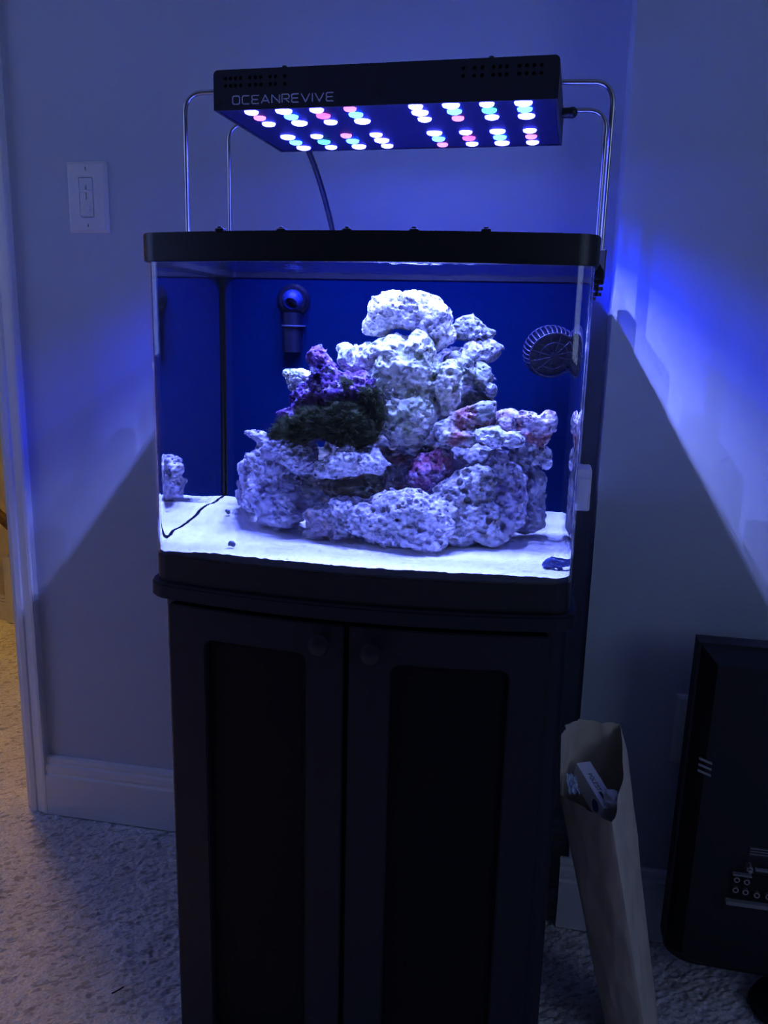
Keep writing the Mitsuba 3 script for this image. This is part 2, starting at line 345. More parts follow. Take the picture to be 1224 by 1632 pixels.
# return nozzle on the back panel
k = thing('return_nozzle', 'round dark return nozzle on the back panel of the aquarium, upper left', 'nozzle')
nx, nz = -0.3635, 1.0449
part(k, 'flange', tm(m3.Manifold.revolve(m3.CrossSection([[(0, 0), (0.0225, 0), (0.0225, 0.004), (0.019, 0.008), (0, 0.010)]]), 40).rotate([90, 0, 0]).translate([nx, YP, nz])), PUMP)
b = m3.Manifold.sphere(0.0145, 40).translate([nx + 0.001, YP - 0.014, nz]) - m3.Manifold.cylinder(0.03, 0.0085, 0.0085, 32).rotate([104, 0, -14]).translate([nx + 0.003, YP - 0.014, nz - 0.003])
part(k, 'ball', tm(b), pl('mat_nozzle_ball', (0.004, 0.016, 0.10), 0.5, specular=0.3))
part(k, 'bore', cyl((nx + 0.003, YP - 0.012, nz - 0.004), (nx + 0.003, YP - 0.013, nz - 0.004), 0.008, 24), GROOVE)
part(k, 'collar', tm(m3.Manifold.revolve(m3.CrossSection([[(0.0135, 0), (0.018, 0), (0.018, 0.012), (0.0135, 0.012)]]), 40).rotate([90, 0, 0]).translate([nx + 0.001, YP - 0.004, nz])), PUMP)
part(k, 'pipe', cat(cyl((nx - 0.001, YP - 0.008, nz - 0.018), (nx - 0.001, YP - 0.008, nz - 0.075), 0.013, 24)), PUMP)
part(k, 'ring', tm(m3.Manifold.revolve(m3.CrossSection([[(0.0125, 0), (0.0165, 0), (0.0165, 0.002), (0.0125, 0.002)]]), 32).translate([nx + 0.001, YP - 0.008, nz - 0.038])), pl('mat_nozzle_ring', (0.05, 0.06, 0.12), 0.4))
# water: body (refracting sides) and rippled surface
wt = thing('water', 'clear blue-lit salt water filling the aquarium up to the rim', 'water')
part(wt, 'body', ring_wall(resample(outline(0.0072, yk=1.36)), 0.7005, ZW), WATER, True)
gx, gy = np.meshgrid(np.linspace(CX - HW + 0.006, CX + HW - 0.006, 260), np.linspace(YF + 0.006, YP + 0.002, 210))
inside = outline(0.0068, yk=1.36)
yfr = YF + RB - np.sqrt(RB ** 2 - (gx - CX) ** 2) + 0.0068
gy = yfr + (gy - gy.min()) / (gy.max() - gy.min()) * (YP + 0.002 - yfr)
pp = np.stack([gx, gy, 0 * gx], -1)
gz = ZW + 0.0030 * (fbm(pp * np.array([26, 40, 1]), 3, 11) - 0.5) + 0.0016 * (fbm(pp * np.array([90, 140, 1]), 2, 12) - 0.5)
part(wt, 'surface', grid_mesh(gx, gy, gz), WATERTOP, True)
# sand bed
sx_, sv = np.meshgrid(np.linspace(CX - HW + 0.0097, CX + HW - 0.0076, 330), np.linspace(0, 1, 280))
inner = outline(0.0076, yk=1.36)
c = np.array(inner.exterior.coords)
front = c[c[:, 1] < 1.0]
front = front[np.argsort(front[:, 0])]
# front edge (bow plus rounded corners) as a function of x
ux = np.linspace(front[0, 0] + 1e-5, front[-1, 0] - 1e-5, 4000)
fy = np.array([front[np.abs(front[:, 0] - u) < 0.004][:, 1].min() if (np.abs(front[:, 0] - u) < 0.004).any() else np.nan for u in ux])
fy_geo = YF + RB - np.sqrt(RB ** 2 - (ux - CX) ** 2) + 0.0076
rc = 0.030 - 0.0076
kx = HW - 0.030
ky = YF + RB - np.sqrt((RB - 0.030) ** 2 - kx ** 2)
e = np.abs(ux - CX) - kx
fy = np.where(e > 0, ky - np.sqrt(np.maximum(rc ** 2 - np.minimum(e, rc) ** 2, 0)), fy_geo)
fr = np.interp(sx_, ux, fy)
sy_ = fr + sv ** 1.15 * (YP + 0.001 - fr)
pp = np.stack([sx_, sy_, 0 * sx_], -1)
def sand_z(p):
    x, y = p[..., 0], p[..., 1]
    z = 0.7365 + 0.028 * np.clip(y - 0.93, 0, 1) + 0.010 * (fbm(p * np.array([14, 14, 1]), 2, 21) - 0.5) * np.clip((y - 0.90) / 0.08, 0, 1)
    edge = np.clip((np.abs(x - CX) - 0.16) / 0.09, 0, 1)
    z = z - np.where(x < CX, 0.0085, 0.0045) * edge ** 1.5 * np.clip((1.02 - y) / 0.1, 0, 1)
    return z + 0.0022 * (fbm(p * np.array([160, 160, 1]), 3, 22) - 0.5)
sz_ = sand_z(pp)
st = grid_mesh(sx_, sy_, sz_)
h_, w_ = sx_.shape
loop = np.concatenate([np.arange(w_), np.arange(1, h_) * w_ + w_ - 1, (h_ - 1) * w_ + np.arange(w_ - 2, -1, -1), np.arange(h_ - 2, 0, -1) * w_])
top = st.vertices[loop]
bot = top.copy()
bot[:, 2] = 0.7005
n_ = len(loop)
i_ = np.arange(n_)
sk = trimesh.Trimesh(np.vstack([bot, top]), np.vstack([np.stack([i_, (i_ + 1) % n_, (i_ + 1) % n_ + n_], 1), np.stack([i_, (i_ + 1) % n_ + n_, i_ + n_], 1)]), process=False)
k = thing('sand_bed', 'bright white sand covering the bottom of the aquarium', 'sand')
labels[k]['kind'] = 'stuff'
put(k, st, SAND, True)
part(k, 'face', sk, SANDFACE, True, label='edge of the sand against the glass, shade and stain put into its darker colour')
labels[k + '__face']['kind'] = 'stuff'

# ---------------------------------------------------------------- live rock: blobs joined smoothly, roughened and pitted, meshed by surface nets
def surface_net(f, org, h):
    nx, ny, nz = f.shape
    s = f < 0
    idx = np.full((nx - 1, ny - 1, nz - 1), -1)
    corners = [(a, b, c) for a in (0, 1) for b in (0, 1) for c in (0, 1)]
    cnt = sum(s[a:nx - 1 + a, b:ny - 1 + b, c:nz - 1 + c].astype(np.int8) for a, b, c in corners)
    act = np.argwhere((cnt > 0) & (cnt < 8))
    idx[tuple(act.T)] = np.arange(len(act))
    acc, num = np.zeros((len(act), 3)), np.zeros(len(act))
    vals = {c: f[tuple((act + c).T)] for c in corners}
    for a in corners:
        for ax in range(3):
            if a[ax] == 0:
                b = list(a); b[ax] = 1; b = tuple(b)
                va, vb = vals[a], vals[b]
                m = (va < 0) != (vb < 0)
                t = np.where(m, va / np.where(m, va - vb, 1), 0)
                q = np.array(a, float) + np.zeros((len(act), 3))
                q[:, ax] += t
                acc += q * m[:, None]
                num += m
    V = org + h * (act + acc / num[:, None])
    F = []
    for ax in range(3):
        o1, o2 = [(1, 2), (2, 0), (0, 1)][ax]
        a = s
        b = np.roll(s, -1, ax)
        sl = [slice(1, -1)] * 3
        sl[ax] = slice(0, -1)
        d = (a != b)
        e = np.argwhere(d)
        e = e[(e[:, ax] < f.shape[ax] - 1) & (e[:, o1] > 0) & (e[:, o2] > 0) & (e[:, o1] < f.shape[o1] - 1) & (e[:, o2] < f.shape[o2] - 1)]
        inside = s[tuple(e.T)]
        u, v = np.zeros(3, int), np.zeros(3, int)
        u[o1], v[o2] = 1, 1
        q = np.stack([idx[tuple((e - u - v).T)], idx[tuple((e - v).T)], idx[tuple(e.T)], idx[tuple((e - u).T)]], 1)
        q = np.where(inside[:, None], q, q[:, ::-1])
        F.append(q)
    F = np.vstack(F)
    return V, np.vstack([F[:, [0, 1, 2]], F[:, [0, 2, 3]]])

def rock_mesh(blobs, seed, rough=1.0, pits=1.0, pit_r=(0.0016, 0.0056), h=0.0015, k=0.007, holes=(), stretch=(1, 1, 1)):
    B = np.array(blobs) / 1000.0
    lo, hi = (B[:, :3] - B[:, 3:]).min(0) - 0.008, (B[:, :3] + B[:, 3:]).max(0) + 0.008
    n = np.ceil((hi - lo) / h).astype(int) + 1
    g = np.stack(np.meshgrid(*[lo[i] + h * np.arange(n[i]) for i in range(3)], indexing='ij'), -1).astype(np.float32)
    def blob(q0):
        acc = np.zeros(q0.shape[:-1])
        for b in B:
            q = (q0 - b[:3]) / b[3:]
            L = np.sqrt((q * q).sum(-1)) + 1e-6
            di = (L - 1) * L / (np.sqrt(((q / b[3:]) ** 2).sum(-1)) + 1e-6)
            acc += np.exp(-np.clip(di, -0.03, 0.2) / (k * 0.5))
        return -np.log(acc + 1e-30) * k * 0.5
    d = blob(g)
    wide = np.abs(d) < 0.013
    pw = g[wide].astype(float)
    d[wide] = blob(pw + (np.stack([meshkit.noise(pw * 62, seed + s) for s in (1, 2, 3)], -1) - 0.5) * 0.008 * rough)
    band = np.abs(d) < 0.0075
    p = g[band].astype(float)
    st_ = np.array(stretch)
    n1 = fbm(p * 75 * st_, 2, seed + 7)
    n2 = np.abs(fbm(p * 190 * st_, 3, seed + 9) - 0.5) * 2
    n3 = meshkit.noise(p * 480, seed + 13)
    dd = d[band] + rough * (0.010 * (n1 - 0.5) + 0.0034 * (n2 - 0.28) + 0.0012 * (n3 - 0.5))
    near = np.abs(dd + 0.0012) < 0.0012
    cand = p[near]
    r_ = np.random.default_rng(seed)
    npit = int(len(cand) * h ** 3 / 0.0024 / (0.0075 ** 2) * pits)
    if npit and len(cand):
        pc = cand[r_.integers(0, len(cand), npit)]
        pr_ = pit_r[0] + (pit_r[1] - pit_r[0]) * r_.random(npit) ** 2.6
        kk = min(4, npit)
        dist, ii = cKDTree(pc).query(p, k=kk)
        dist, ii = dist.reshape(len(p), kk), ii.reshape(len(p), kk)
        cut = (pr_[ii] - dist).max(1)
        dd = np.maximum(dd, cut)
    for hc in holes:
        hc = np.array(hc) / 1000.0
        dd = np.maximum(dd, (1 - np.sqrt((((p - hc[:3]) / hc[3:]) ** 2).sum(1))) * hc[3:].min())
    d[band] = dd
    V, F = surface_net(d, lo, h)
    m = trimesh.Trimesh(V, F, process=False)
    comp = trimesh.graph.connected_components(m.face_adjacency, nodes=np.arange(len(F)), min_len=1)
    if len(comp) > 1:
        keep = max(comp, key=len)
        m = trimesh.Trimesh(V, F[keep], process=False)
        m.remove_unreferenced_vertices()
    return m

def rock_color(v, seed, base, patch, spot, amt=0.5):
    a = np.clip((fbm(v * 38, 3, seed + 31) - 0.5) * 4 + amt, 0, 1)[:, None]
    b = np.clip((fbm(v * 130, 3, seed + 33) - 0.58) * 6, 0, 1)[:, None]
    f = np.clip(0.86 + 2.3 * (fbm(v * 230, 3, seed + 35) - 0.5), 0.25, 1.3)[:, None]
    c = np.array(base) * (1 - a) + np.array(patch) * a
    c = c * (1 - 0.75 * b) + np.array(spot) * 0.75 * b
    return np.clip(c * f, 0.01, 0.9)

PALE, LAV, OLIVE, MAROON, PURPLE, GREY, DARK, GREEN, BROWN = (0.80, 0.78, 0.74), (0.68, 0.66, 0.76), (0.26, 0.27, 0.20), (0.28, 0.12, 0.12), (0.24, 0.12, 0.32), (0.46, 0.46, 0.48), (0.05, 0.04, 0.07), (0.50, 0.58, 0.40), (0.30, 0.22, 0.15)
ROCKS = {
    'top_slab': [(-203, 1130, 1028, 28, 30, 23), (-178, 1130, 1030, 31, 35, 25), (-150, 1130, 1015, 26, 30, 27), (-220, 1130, 1009, 19, 22, 11), (-142, 1135, 997, 17, 20, 12)],
    'back_slope': [(-115, 1200, 1010, 20, 25, 16), (-95, 1200, 1002, 14, 20, 11)],
    'back_knob': [(-93, 1190, 980, 21, 22, 16), (-107, 1190, 974, 13, 20, 11)],
    'pale_lump': [(-115, 1150, 960, 16, 20, 19), (-126, 1150, 968, 11, 20, 11)],
    'yellow_tip': [(-91, 1170, 948, 13, 18, 15), (-79, 1170, 933, 9, 12, 11)],
    'dark_back': [(-110, 1200, 900, 37, 40, 36), (-135, 1230, 945, 32, 30, 38), (-89, 1200, 872, 32, 30, 26)],
    'centre': [(-196, 1110, 953, 39, 45, 46), (-163, 1107, 964, 22, 40, 41), (-127, 1110, 944, 17, 28, 25), (-179, 1108, 900, 41, 45, 42), (-236, 1115, 968, 27, 30, 21), (-126, 1115, 917, 12, 20, 18), (-256, 1120, 977, 12, 16, 10)],
    'pinnacle': [(-282, 1066, 967, 10, 14, 15), (-276, 1070, 952, 16, 20, 20), (-264, 1070, 932, 30, 26, 21), (-229, 1075, 933, 27, 24, 17), (-298, 1075, 919, 18, 22, 17), (-318, 1075, 899, 18, 12, 7), (-249, 1082, 898, 47, 30, 28), (-289, 1082, 887, 36, 28, 24)],
    'pale_branch': [(-315, 1120, 943, 18, 12, 6), (-323, 1120, 932, 11, 14, 7), (-305, 1120, 935, 15, 14, 8)],
    'left_base': [(-328, 1084, 851, 38, 30, 17), (-363, 1084, 865, 15, 12, 5), (-305, 1082, 840, 21, 30, 22), (-353, 1090, 823, 27, 32, 22), (-382, 1140, 816, 15, 45, 15), (-392, 1190, 806, 17, 40, 11), (-402, 1245, 800, 19, 35, 12), (-365, 1090, 791, 20, 35, 29), (-386, 1150, 779, 16, 45, 25), (-393, 1190, 772, 18, 40, 24), (-404, 1245, 764, 18, 35, 23), (-340, 1090, 786, 35, 40, 31), (-330, 1090, 762, 33, 40, 17)],
    'middle_knob': [(-240, 1045, 844, 24, 24, 19), (-209, 1045, 843, 18, 22, 16), (-265, 1045, 827, 16, 18, 11), (-250, 1045, 857, 8, 12, 9), (-236, 1042, 859, 7, 12, 8)],
    'front': [(-242, 1031, 784, 21, 22, 13), (-207, 1031, 774, 33, 30, 24), (-168, 1031, 780, 39, 34, 34), (-130, 1035, 772, 30, 34, 32), (-144, 1021, 750, 32, 24, 11), (-190, 1029, 755, 34, 24, 15)],
    'right_holes': [(-105, 1060, 800, 31, 30, 26), (-84, 1060, 822, 27, 30, 24), (-81, 1056, 778, 33, 34, 31), (-61, 1050, 760, 20, 24, 18), (-102, 1050, 761, 26, 26, 23)],
    'right_slab': [(-60, 1085, 841, 15, 24, 21), (-44, 1085, 816, 20, 26, 29), (-35, 1085, 791, 14, 22, 19), (-52, 1085, 775, 26, 30, 28), (-60, 1090, 810, 23, 30, 32)],
    'far_right': [(-40, 1130, 841, 18, 22, 18), (-20, 1130, 811, 19, 24, 25), (-15, 1130, 781, 15, 22, 22), (-26, 1130, 761, 20, 22, 15)],
    'fingers': [(-31, 1120, 862, 18, 12, 7), (-13, 1120, 854, 14, 12, 8), (-4, 1116, 845, 7, 10, 6), (-17, 1116, 843, 13, 12, 7), (-28, 1120, 849, 15, 14, 8)],
    'shelf_left': [(-118, 1080, 885, 18, 18, 12), (-98, 1083, 898, 23, 20, 16), (-80, 1083, 909, 16, 18, 13), (-113, 1068, 877, 23, 18, 9), (-94, 1068, 877, 12, 16, 9), (-65, 1100, 881, 23, 20, 13)],
    'shelf_mid': [(-70, 1060, 880, 18, 16, 9), (-50, 1060, 880, 20, 18, 9), (-36, 1064, 878, 9, 12, 7)],
    'shelf_cup': [(-62, 1100, 894, 14, 16, 11), (-48, 1103, 899, 13, 16, 12), (-53, 1100, 887, 18, 15, 8)],
    'shelf_end': [(-23, 1100, 888, 18, 18, 13), (-13, 1100, 879, 12, 14, 9), (-1, 1103, 901, 10, 14, 10), (-28, 1100, 902, 12, 14, 7), (-8, 1100, 892, 13, 16, 12)],
    'dark_foot': [(-267, 1040, 766, 24, 24, 21), (-244, 1044, 755, 21, 24, 18), (-276, 1043, 751, 16, 18, 15)],
    'brown_back': [(-241, 1100, 797, 37, 30, 18), (-269, 1110, 804, 18, 20, 17), (-220, 1105, 803, 18, 20, 15)],
    'grey_inner': [(-185, 1130, 830, 19, 22, 17), (-200, 1120, 811, 14, 20, 18), (-176, 1140, 810, 24, 20, 22)],
    'purple_inner': [(-139, 1090, 834, 25, 26, 21), (-156, 1090, 820, 16, 20, 15), (-126, 1085, 849, 11, 14, 10), (-138, 1090, 814, 27, 24, 16)],
    'smooth_inner': [(-100, 1130, 840, 27, 28, 21), (-78, 1140, 848, 21, 24, 18), (-116, 1130, 827, 21, 24, 18)],
}
ROCKS['dark_back'] += [(-108, 1185, 850, 34, 34, 40), (-105, 1170, 800, 40, 40, 40), (-95, 1165, 765, 45, 40, 28), (-160, 1195, 830, 55, 30, 45), (-215, 1200, 830, 50, 28, 40), (-265, 1200, 800, 45, 26, 42), (-190, 1195, 775, 70, 30, 40), (-60, 1195, 815, 40, 26, 35), (-318, 1195, 800, 42, 26, 46), (-262, 1200, 850, 34, 22, 24)]  # added core: dark lumps fill the gaps to stand for crevice shade
ROCKS['centre'] += []
# look of each rock: label, colours, options
LOOK = {
 'top_slab': ('pale porous rock at the very top of the pile', (0.74, 0.72, 0.66), (0.56, 0.54, 0.62), GREY, .35, dict(pits=1.5, pit_r=(.0012, .004))),
 'back_slope': ('grey mottled rock sloping down just right of the topmost rock', (0.33, 0.34, 0.34), OLIVE, LAV, .5, dict()),
 'back_knob': ('rounded mottled rock at the upper right end of the pile against the blue back', (0.34, 0.34, 0.36), (0.46, 0.45, 0.52), OLIVE, .5, dict()),
 'pale_lump': ('small pale knobbly rock wedged under the upper right rocks', (0.40, 0.40, 0.46), (0.36, 0.42, 0.26), PALE, .4, dict()),
 'yellow_tip': ('small yellow-green tinged rock on the right flank of the upper pile', (0.36, 0.42, 0.26), (0.44, 0.44, 0.5), OLIVE, .45, dict()),
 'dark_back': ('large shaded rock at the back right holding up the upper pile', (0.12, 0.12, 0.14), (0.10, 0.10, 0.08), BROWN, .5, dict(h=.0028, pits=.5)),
 'centre': ('big whitish rock with round hollows in the middle of the pile', (0.70, 0.70, 0.60), (0.48, 0.54, 0.38), PALE, .35, dict(pits=.8, pit_r=(.0015, .006), holes=[(-173, 1070, 977, 12, 14, 9), (-220, 1070, 958, 8, 14, 12), (-184, 1062, 938, 8, 12, 8), (-150, 1075, 928, 8, 14, 9), (-172, 1062, 887, 5, 12, 7), (-205, 1062, 925, 7, 12, 6), (-122, 1080, 955, 7, 12, 6)])),
 'pinnacle': ('dark purple rock rising to a pointed knob above the algae', PURPLE, (0.10, 0.06, 0.20), LAV, .5, dict(pits=1.2)),
 'pale_branch': ('small pale branching rock sticking out left of the dark pointed rock', GREEN, PALE, OLIVE, .4, dict(h=.0014)),
 'left_base': ('tall lavender rock standing on the sand at the left end of the pile', LAV, (0.40, 0.38, 0.50), GREY, .45, dict(pits=.9, rough=1.3)),
 'middle_knob': ('pale knobbly rock lying right below the algae', (0.60, 0.60, 0.62), LAV, PALE, .4, dict(rough=1.2, pits=.5)),
 'front': ('long porous rock lying on the sand in front of the pile', LAV, GREY, BROWN, .45, dict(pits=1.1, pit_r=(.0013, .0055))),
 'right_holes': ('rock riddled with round holes at the front right of the pile', (0.50, 0.50, 0.56), GREY, BROWN, .4, dict(pits=1.1, pit_r=(.0015, .007))),
 'right_slab': ('leaning slab of rock behind the rock riddled with holes', LAV, (0.38, 0.34, 0.46), BROWN, .45, dict(pits=.9)),
 'far_right': ('rightmost upright rock of the pile standing on the sand', (0.40, 0.40, 0.48), GREY, LAV, .5, dict(pits=.6)),
 'fingers': ('flat rock with stubby finger-like tips on the right of the pile', LAV, GREY, PALE, .4, dict(h=.0014, pits=.5)),
 'shelf_left': ('wedge-shaped shelf rock slanting up to the right of the big whitish rock', (0.36, 0.38, 0.34), MAROON, LAV, .45, dict(pits=.4)),
 'shelf_mid': ('pale flat shelf rock between the wedge-shaped and the maroon-topped rocks', (0.52, 0.54, 0.52), LAV, OLIVE, .4, dict(h=.0014, pits=.5)),
 'shelf_cup': ('small cupped rock with a maroon top on the right shelf', MAROON, LAV, PALE, .45, dict(h=.0014, pits=.4)),
 'shelf_end': ('upturned rock with maroon edges jutting out farthest right toward the glass', LAV, MAROON, PALE, .45, dict(h=.0014, pits=.4)),
 'dark_foot': ('reddish-grey porous rock on the sand between the left rock and the long front rock', (0.34, 0.29, 0.34), GREY, BROWN, .5, dict(pits=1.1)),
 'brown_back': ('brownish shaded rock behind the left end of the long front rock', BROWN, OLIVE, GREY, .5, dict(pits=.8)),
 'grey_inner': ('grey and pinkish porous rock in the dark hollow under the big whitish rock', GREY, (0.45, 0.16, 0.22), BROWN, .5, dict(pits=1.2)),
 'purple_inner': ('purple-blue encrusted rock in the hollow above the long front rock', (0.36, 0.30, 0.50), (0.40, 0.14, 0.24), LAV, .5, dict(pits=1.2, rough=1.2)),
 'smooth_inner': ('smooth grey rock in the hollow beneath the shelf rocks', GREY, LAV, OLIVE, .4, dict(pits=.2, rough=.6)),
}
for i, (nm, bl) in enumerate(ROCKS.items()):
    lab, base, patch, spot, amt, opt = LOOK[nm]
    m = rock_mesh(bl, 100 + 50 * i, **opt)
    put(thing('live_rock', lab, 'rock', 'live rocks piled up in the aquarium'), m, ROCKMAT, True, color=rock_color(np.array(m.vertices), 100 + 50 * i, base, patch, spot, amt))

# hair algae: thousands of fine curling filaments rooted on the dark rock
AL = np.array([(-316, 1048, 880, 17, 14, 13), (-283, 1046, 889, 27, 18, 20), (-244, 1046, 891, 34, 18, 28), (-216, 1050, 883, 15, 18, 21), (-239, 1046, 868, 26, 18, 10), (-213, 1052, 926, 11, 10, 9), (-300, 1050, 872, 14, 14, 9), (-331, 1050, 873, 7, 8, 6), (-241, 1040, 940, 5, 6, 5), (-205, 1052, 904, 9, 10, 15)]) / 1000.0
def filaments(n):
    w = AL[:, 3] * AL[:, 5] + 2e-5
    which = rng.choice(len(AL), n, p=w / w.sum())
    d = rng.normal(size=(n, 3))
    d[:, 1] -= 0.35
    d /= np.linalg.norm(d, axis=1, keepdims=True)
    root = AL[which, :3] + d * AL[which, 3:] * (0.5 + 0.4 * rng.random((n, 1)))
    steps, L = 5, 0.0065 + 0.006 * rng.random((n, 1))
    pts, cur, dirn = [root], root.copy(), d.copy()
    for s in range(steps):
        f = np.stack([meshkit.noise(cur * 160, 60 + c) for c in range(3)], -1) - 0.5
        dirn = dirn + 1.6 * f + 0.25 * rng.normal(size=(n, 3)) + np.array([0, 0, -0.03])
        dirn /= np.linalg.norm(dirn, axis=1, keepdims=True)
        cur = cur + dirn * L / steps
        pts.append(cur)
    pts = np.stack(pts, 1)
    t = np.gradient(pts, axis=1)
    t /= np.linalg.norm(t, axis=2, keepdims=True)
    a = np.cross(t, [0.3, 0.8, 0.5]); a /= np.linalg.norm(a, axis=2, keepdims=True)
    b = np.cross(t, a)
    rad = (0.00052 * (1 - 0.75 * np.linspace(0, 1, steps + 1)))[None, :, None]
    V = np.stack([pts + rad * (math.cos(q) * a + math.sin(q) * b) for q in (0, 2.094, 4.189)], 2)
    k_ = np.arange(n)[:, None, None] * (steps + 1) * 3
    s_, c_ = np.meshgrid(np.arange(steps), np.arange(3), indexing='ij')
    q = np.stack([s_ * 3 + c_, s_ * 3 + (c_ + 1) % 3, (s_ + 1) * 3 + (c_ + 1) % 3, (s_ + 1) * 3 + c_], -1).reshape(1, -1, 4) + k_
    q = q.reshape(-1, 4)
    return trimesh.Trimesh(V.reshape(-1, 3), np.vstack([q[:, [0, 1, 2]], q[:, [0, 2, 3]]]), process=False)
k = thing('hair_algae', 'dark olive tuft of fuzzy hair algae on the left of the rock pile', 'algae')
labels[k]['kind'] = 'stuff'
core = rock_mesh([tuple(v * 1000 * np.array([1, 1, 1, .74, .74, .74])) for v in AL], 9000, rough=1.3, pits=0, h=0.0022)
put(k, cat(core, filaments(12000)), ALGAE, True)

# fish and snails
def lathe_body(rad, L, flat, n=20):
    pass
k = thing('fish', 'small dark blue mottled fish resting on the sand by the right glass', 'fish')
tt = np.linspace(0, 1, 26)
prof_t = [0, .05, .15, .3, .45, .6, .75, .86, .93, 1.0]
rz_ = np.interp(tt, prof_t, [.0006, .0035, .0055, .0066, .0062, .0046, .0031, .0026, .0026, .0020])
ry_ = np.interp(tt, prof_t, [.0006, .0030, .0046, .0052, .0046, .0034, .0022, .0014, .0008, .0005])
zc_ = np.interp(tt, prof_t, [-.0022, -.0018, -.0006, .0004, .0004, .0000, -.0004, .0000, .0004, .0006])
ang = np.arange(18) * 2 * np.pi / 18
FX = 0.0068 + 0.030 * tt
FV = np.stack([np.broadcast_to(FX[:, None], (26, 18)), 0.9655 + ry_[:, None] * np.cos(ang), 0.7432 + zc_[:, None] + rz_[:, None] * np.sin(ang)], -1)
fm = grid_mesh(np.c_[FV[..., 0], FV[:, :1, 0]], np.c_[FV[..., 1], FV[:, :1, 1]], np.c_[FV[..., 2], FV[:, :1, 2]])
def fishcol(v):
    a = fbm(v * 500, 3, 5)[:, None]
    b = np.clip((fbm(v * np.array([900, 300, 300]), 2, 8) - .62) * 8, 0, 1)[:, None]
    return np.clip(np.array((.03, .045, .14)) * (1 - a) + np.array((.10, .14, .34)) * a + b * np.array((.25, .3, .3)), 0, 1)
part(k, 'body', fm, FISH, True, color=fishcol(np.array(fm.vertices)))
def fin(poly, y, th=0.0006, name='fin'):
    m = extrude(Polygon([(a - 0.004, c - 0.003) for a, c in poly]), -th / 2, th / 2)
    v = m.vertices.copy()
    m.vertices = np.stack([v[:, 0], y + v[:, 2], v[:, 1]], -1)
    m.fix_normals()
    part(k, name, m, FISH, False, color=fishcol(np.array(m.vertices)))
fin([(.0395, .7452), (.0395, .7480), (.0445, .7530), (.0462, .7535), (.0466, .7460), (.0458, .7405), (.0440, .7398), (.0425, .7430)], .9655, name='tail_fin')
fin([(.018, .7515), (.021, .7545), (.029, .7530), (.0355, .7490), (.033, .7480), (.024, .7500)], .9655, name='dorsal_fin')
fin([(.0215, .7450), (.0255, .7420), (.0265, .7400), (.0225, .7405)], .9603, name='pectoral_fin')
fin([(.026, .7420), (.0285, .7385), (.0305, .7390), (.0300, .7425)], .9640, name='anal_fin')
part(k, 'eye', trimesh.creation.icosphere(2, 0.0011).apply_translation([.0100, .9622, .7440]), INK, True)
def snail(x, y, z, s, rot, lab):
    k = thing('snail', lab, 'snail', 'snails on the sand')
    pts, rad = [], []
    for u in np.linspace(0, 1, 40):
        a = u * 2 * np.pi * 2.6
        r = s * (0.08 + 0.62 * u ** 1.5)
        pts.append([r * math.cos(a), r * math.sin(a), s * 1.1 * (1 - u) ** 1.1])
        rad.append(s * (0.10 + 0.52 * u ** 1.3))
    m = tube(pts, np.array(rad), 12)
    m.apply_transform(trimesh.transformations.euler_matrix(0.9, 0.3, rot))
    m.apply_translation([x, y, z])
    put(k, m, pl(f'mat_{k}_shell', (0.05, 0.06, 0.09), 0.35), True)
snail(-0.3671, 0.955, 0.7405, 0.0045, 0.5, 'dark snail alone on the open sand at the front left')
snail(-0.4200, 1.15, 0.7480, 0.0042, 2.0, 'dark snail near the left glass beside the tall lavender rock')

# circulation pump on the right glass
k = thing('circulation_pump', 'dark ribbed circulation pump in the upper right of the aquarium', 'pump')
pc = np.array([-0.010, 1.225, 0.9805])
ax = np.array([0.30, -0.88, -0.30]); ax /= np.linalg.norm(ax)
def place(m):
    m.apply_transform(trimesh.geometry.align_vectors([0, 0, 1], ax))
    m.apply_translation(pc)
    return m
part(k, 'motor', place(tm(m3.Manifold.revolve(m3.CrossSection([[(0, -0.050), (0.013, -0.048), (0.016, -0.030), (0.029, -0.016), (0.029, 0.006), (0, 0.008)]]), 48))), PUMP)
for a in np.arange(34) * 2 * np.pi / 34:
    c_, s_ = math.cos(a), math.sin(a)
    part(k, 'cage_bar', place(tube([(r * c_, r * s_, z) for r, z in ((0.0325, -0.014), (0.0342, -0.006), (0.0335, 0.003), (0.0300, 0.0095))], 0.0013, 6)), PUMPRIB, True)
for a in np.arange(12) * 2 * np.pi / 12:
    part(k, 'spoke', place(tube([(r * math.cos(a), r * math.sin(a), z) for r, z in ((0.030, 0.0095), (0.018, 0.0125), (0.004, 0.0135))], 0.0006, 5)), PUMPRIB, True)
for rr, zz in ((0.0325, -0.014), (0.0300, 0.0095), (0.018, 0.0125)):
    part(k, 'cage_ring', place(tube([(rr * math.cos(a), rr * math.sin(a), zz) for a in np.linspace(0, 2 * np.pi, 49)], 0.0012 if rr > 0.02 else 0.0006, 6, False)), PUMPRIB, True)
part(k, 'hub', place(tm(m3.Manifold.cylinder(0.006, 0.0045, 0.004, 20).translate([0, 0, 0.009]))), PUMP)
part(k, 'magnet_mount', cat(cyl((-0.016, 1.262, 0.990), (0.022, 1.262, 0.985), 0.010, 20), cyl((0.018, 1.262, 0.985), (0.0402, 1.262, 0.985), 0.019, 32)), PUMP)
part(k, 'cord', tube(fillet([(0.012, 1.255, 0.985), (0.020, 1.27, 1.03), (0.022, 1.285, 1.10)], 0.02), 0.003, 8), PUMPRIB, True)
# white box on the outside of the right glass
k = thing('probe_box', 'white plastic box clipped to the outside of the aquarium on the right', 'plastic box')
part(k, 'body', rbx(0.0445, 0.0705, 1.155, 1.205, 0.766, 0.825, r=0.003), WHITEBOX)
part(k, 'face', rbx(0.050, 0.068, 1.1535, 1.157, 0.769, 0.812, r=0.001), WHITEBOX)

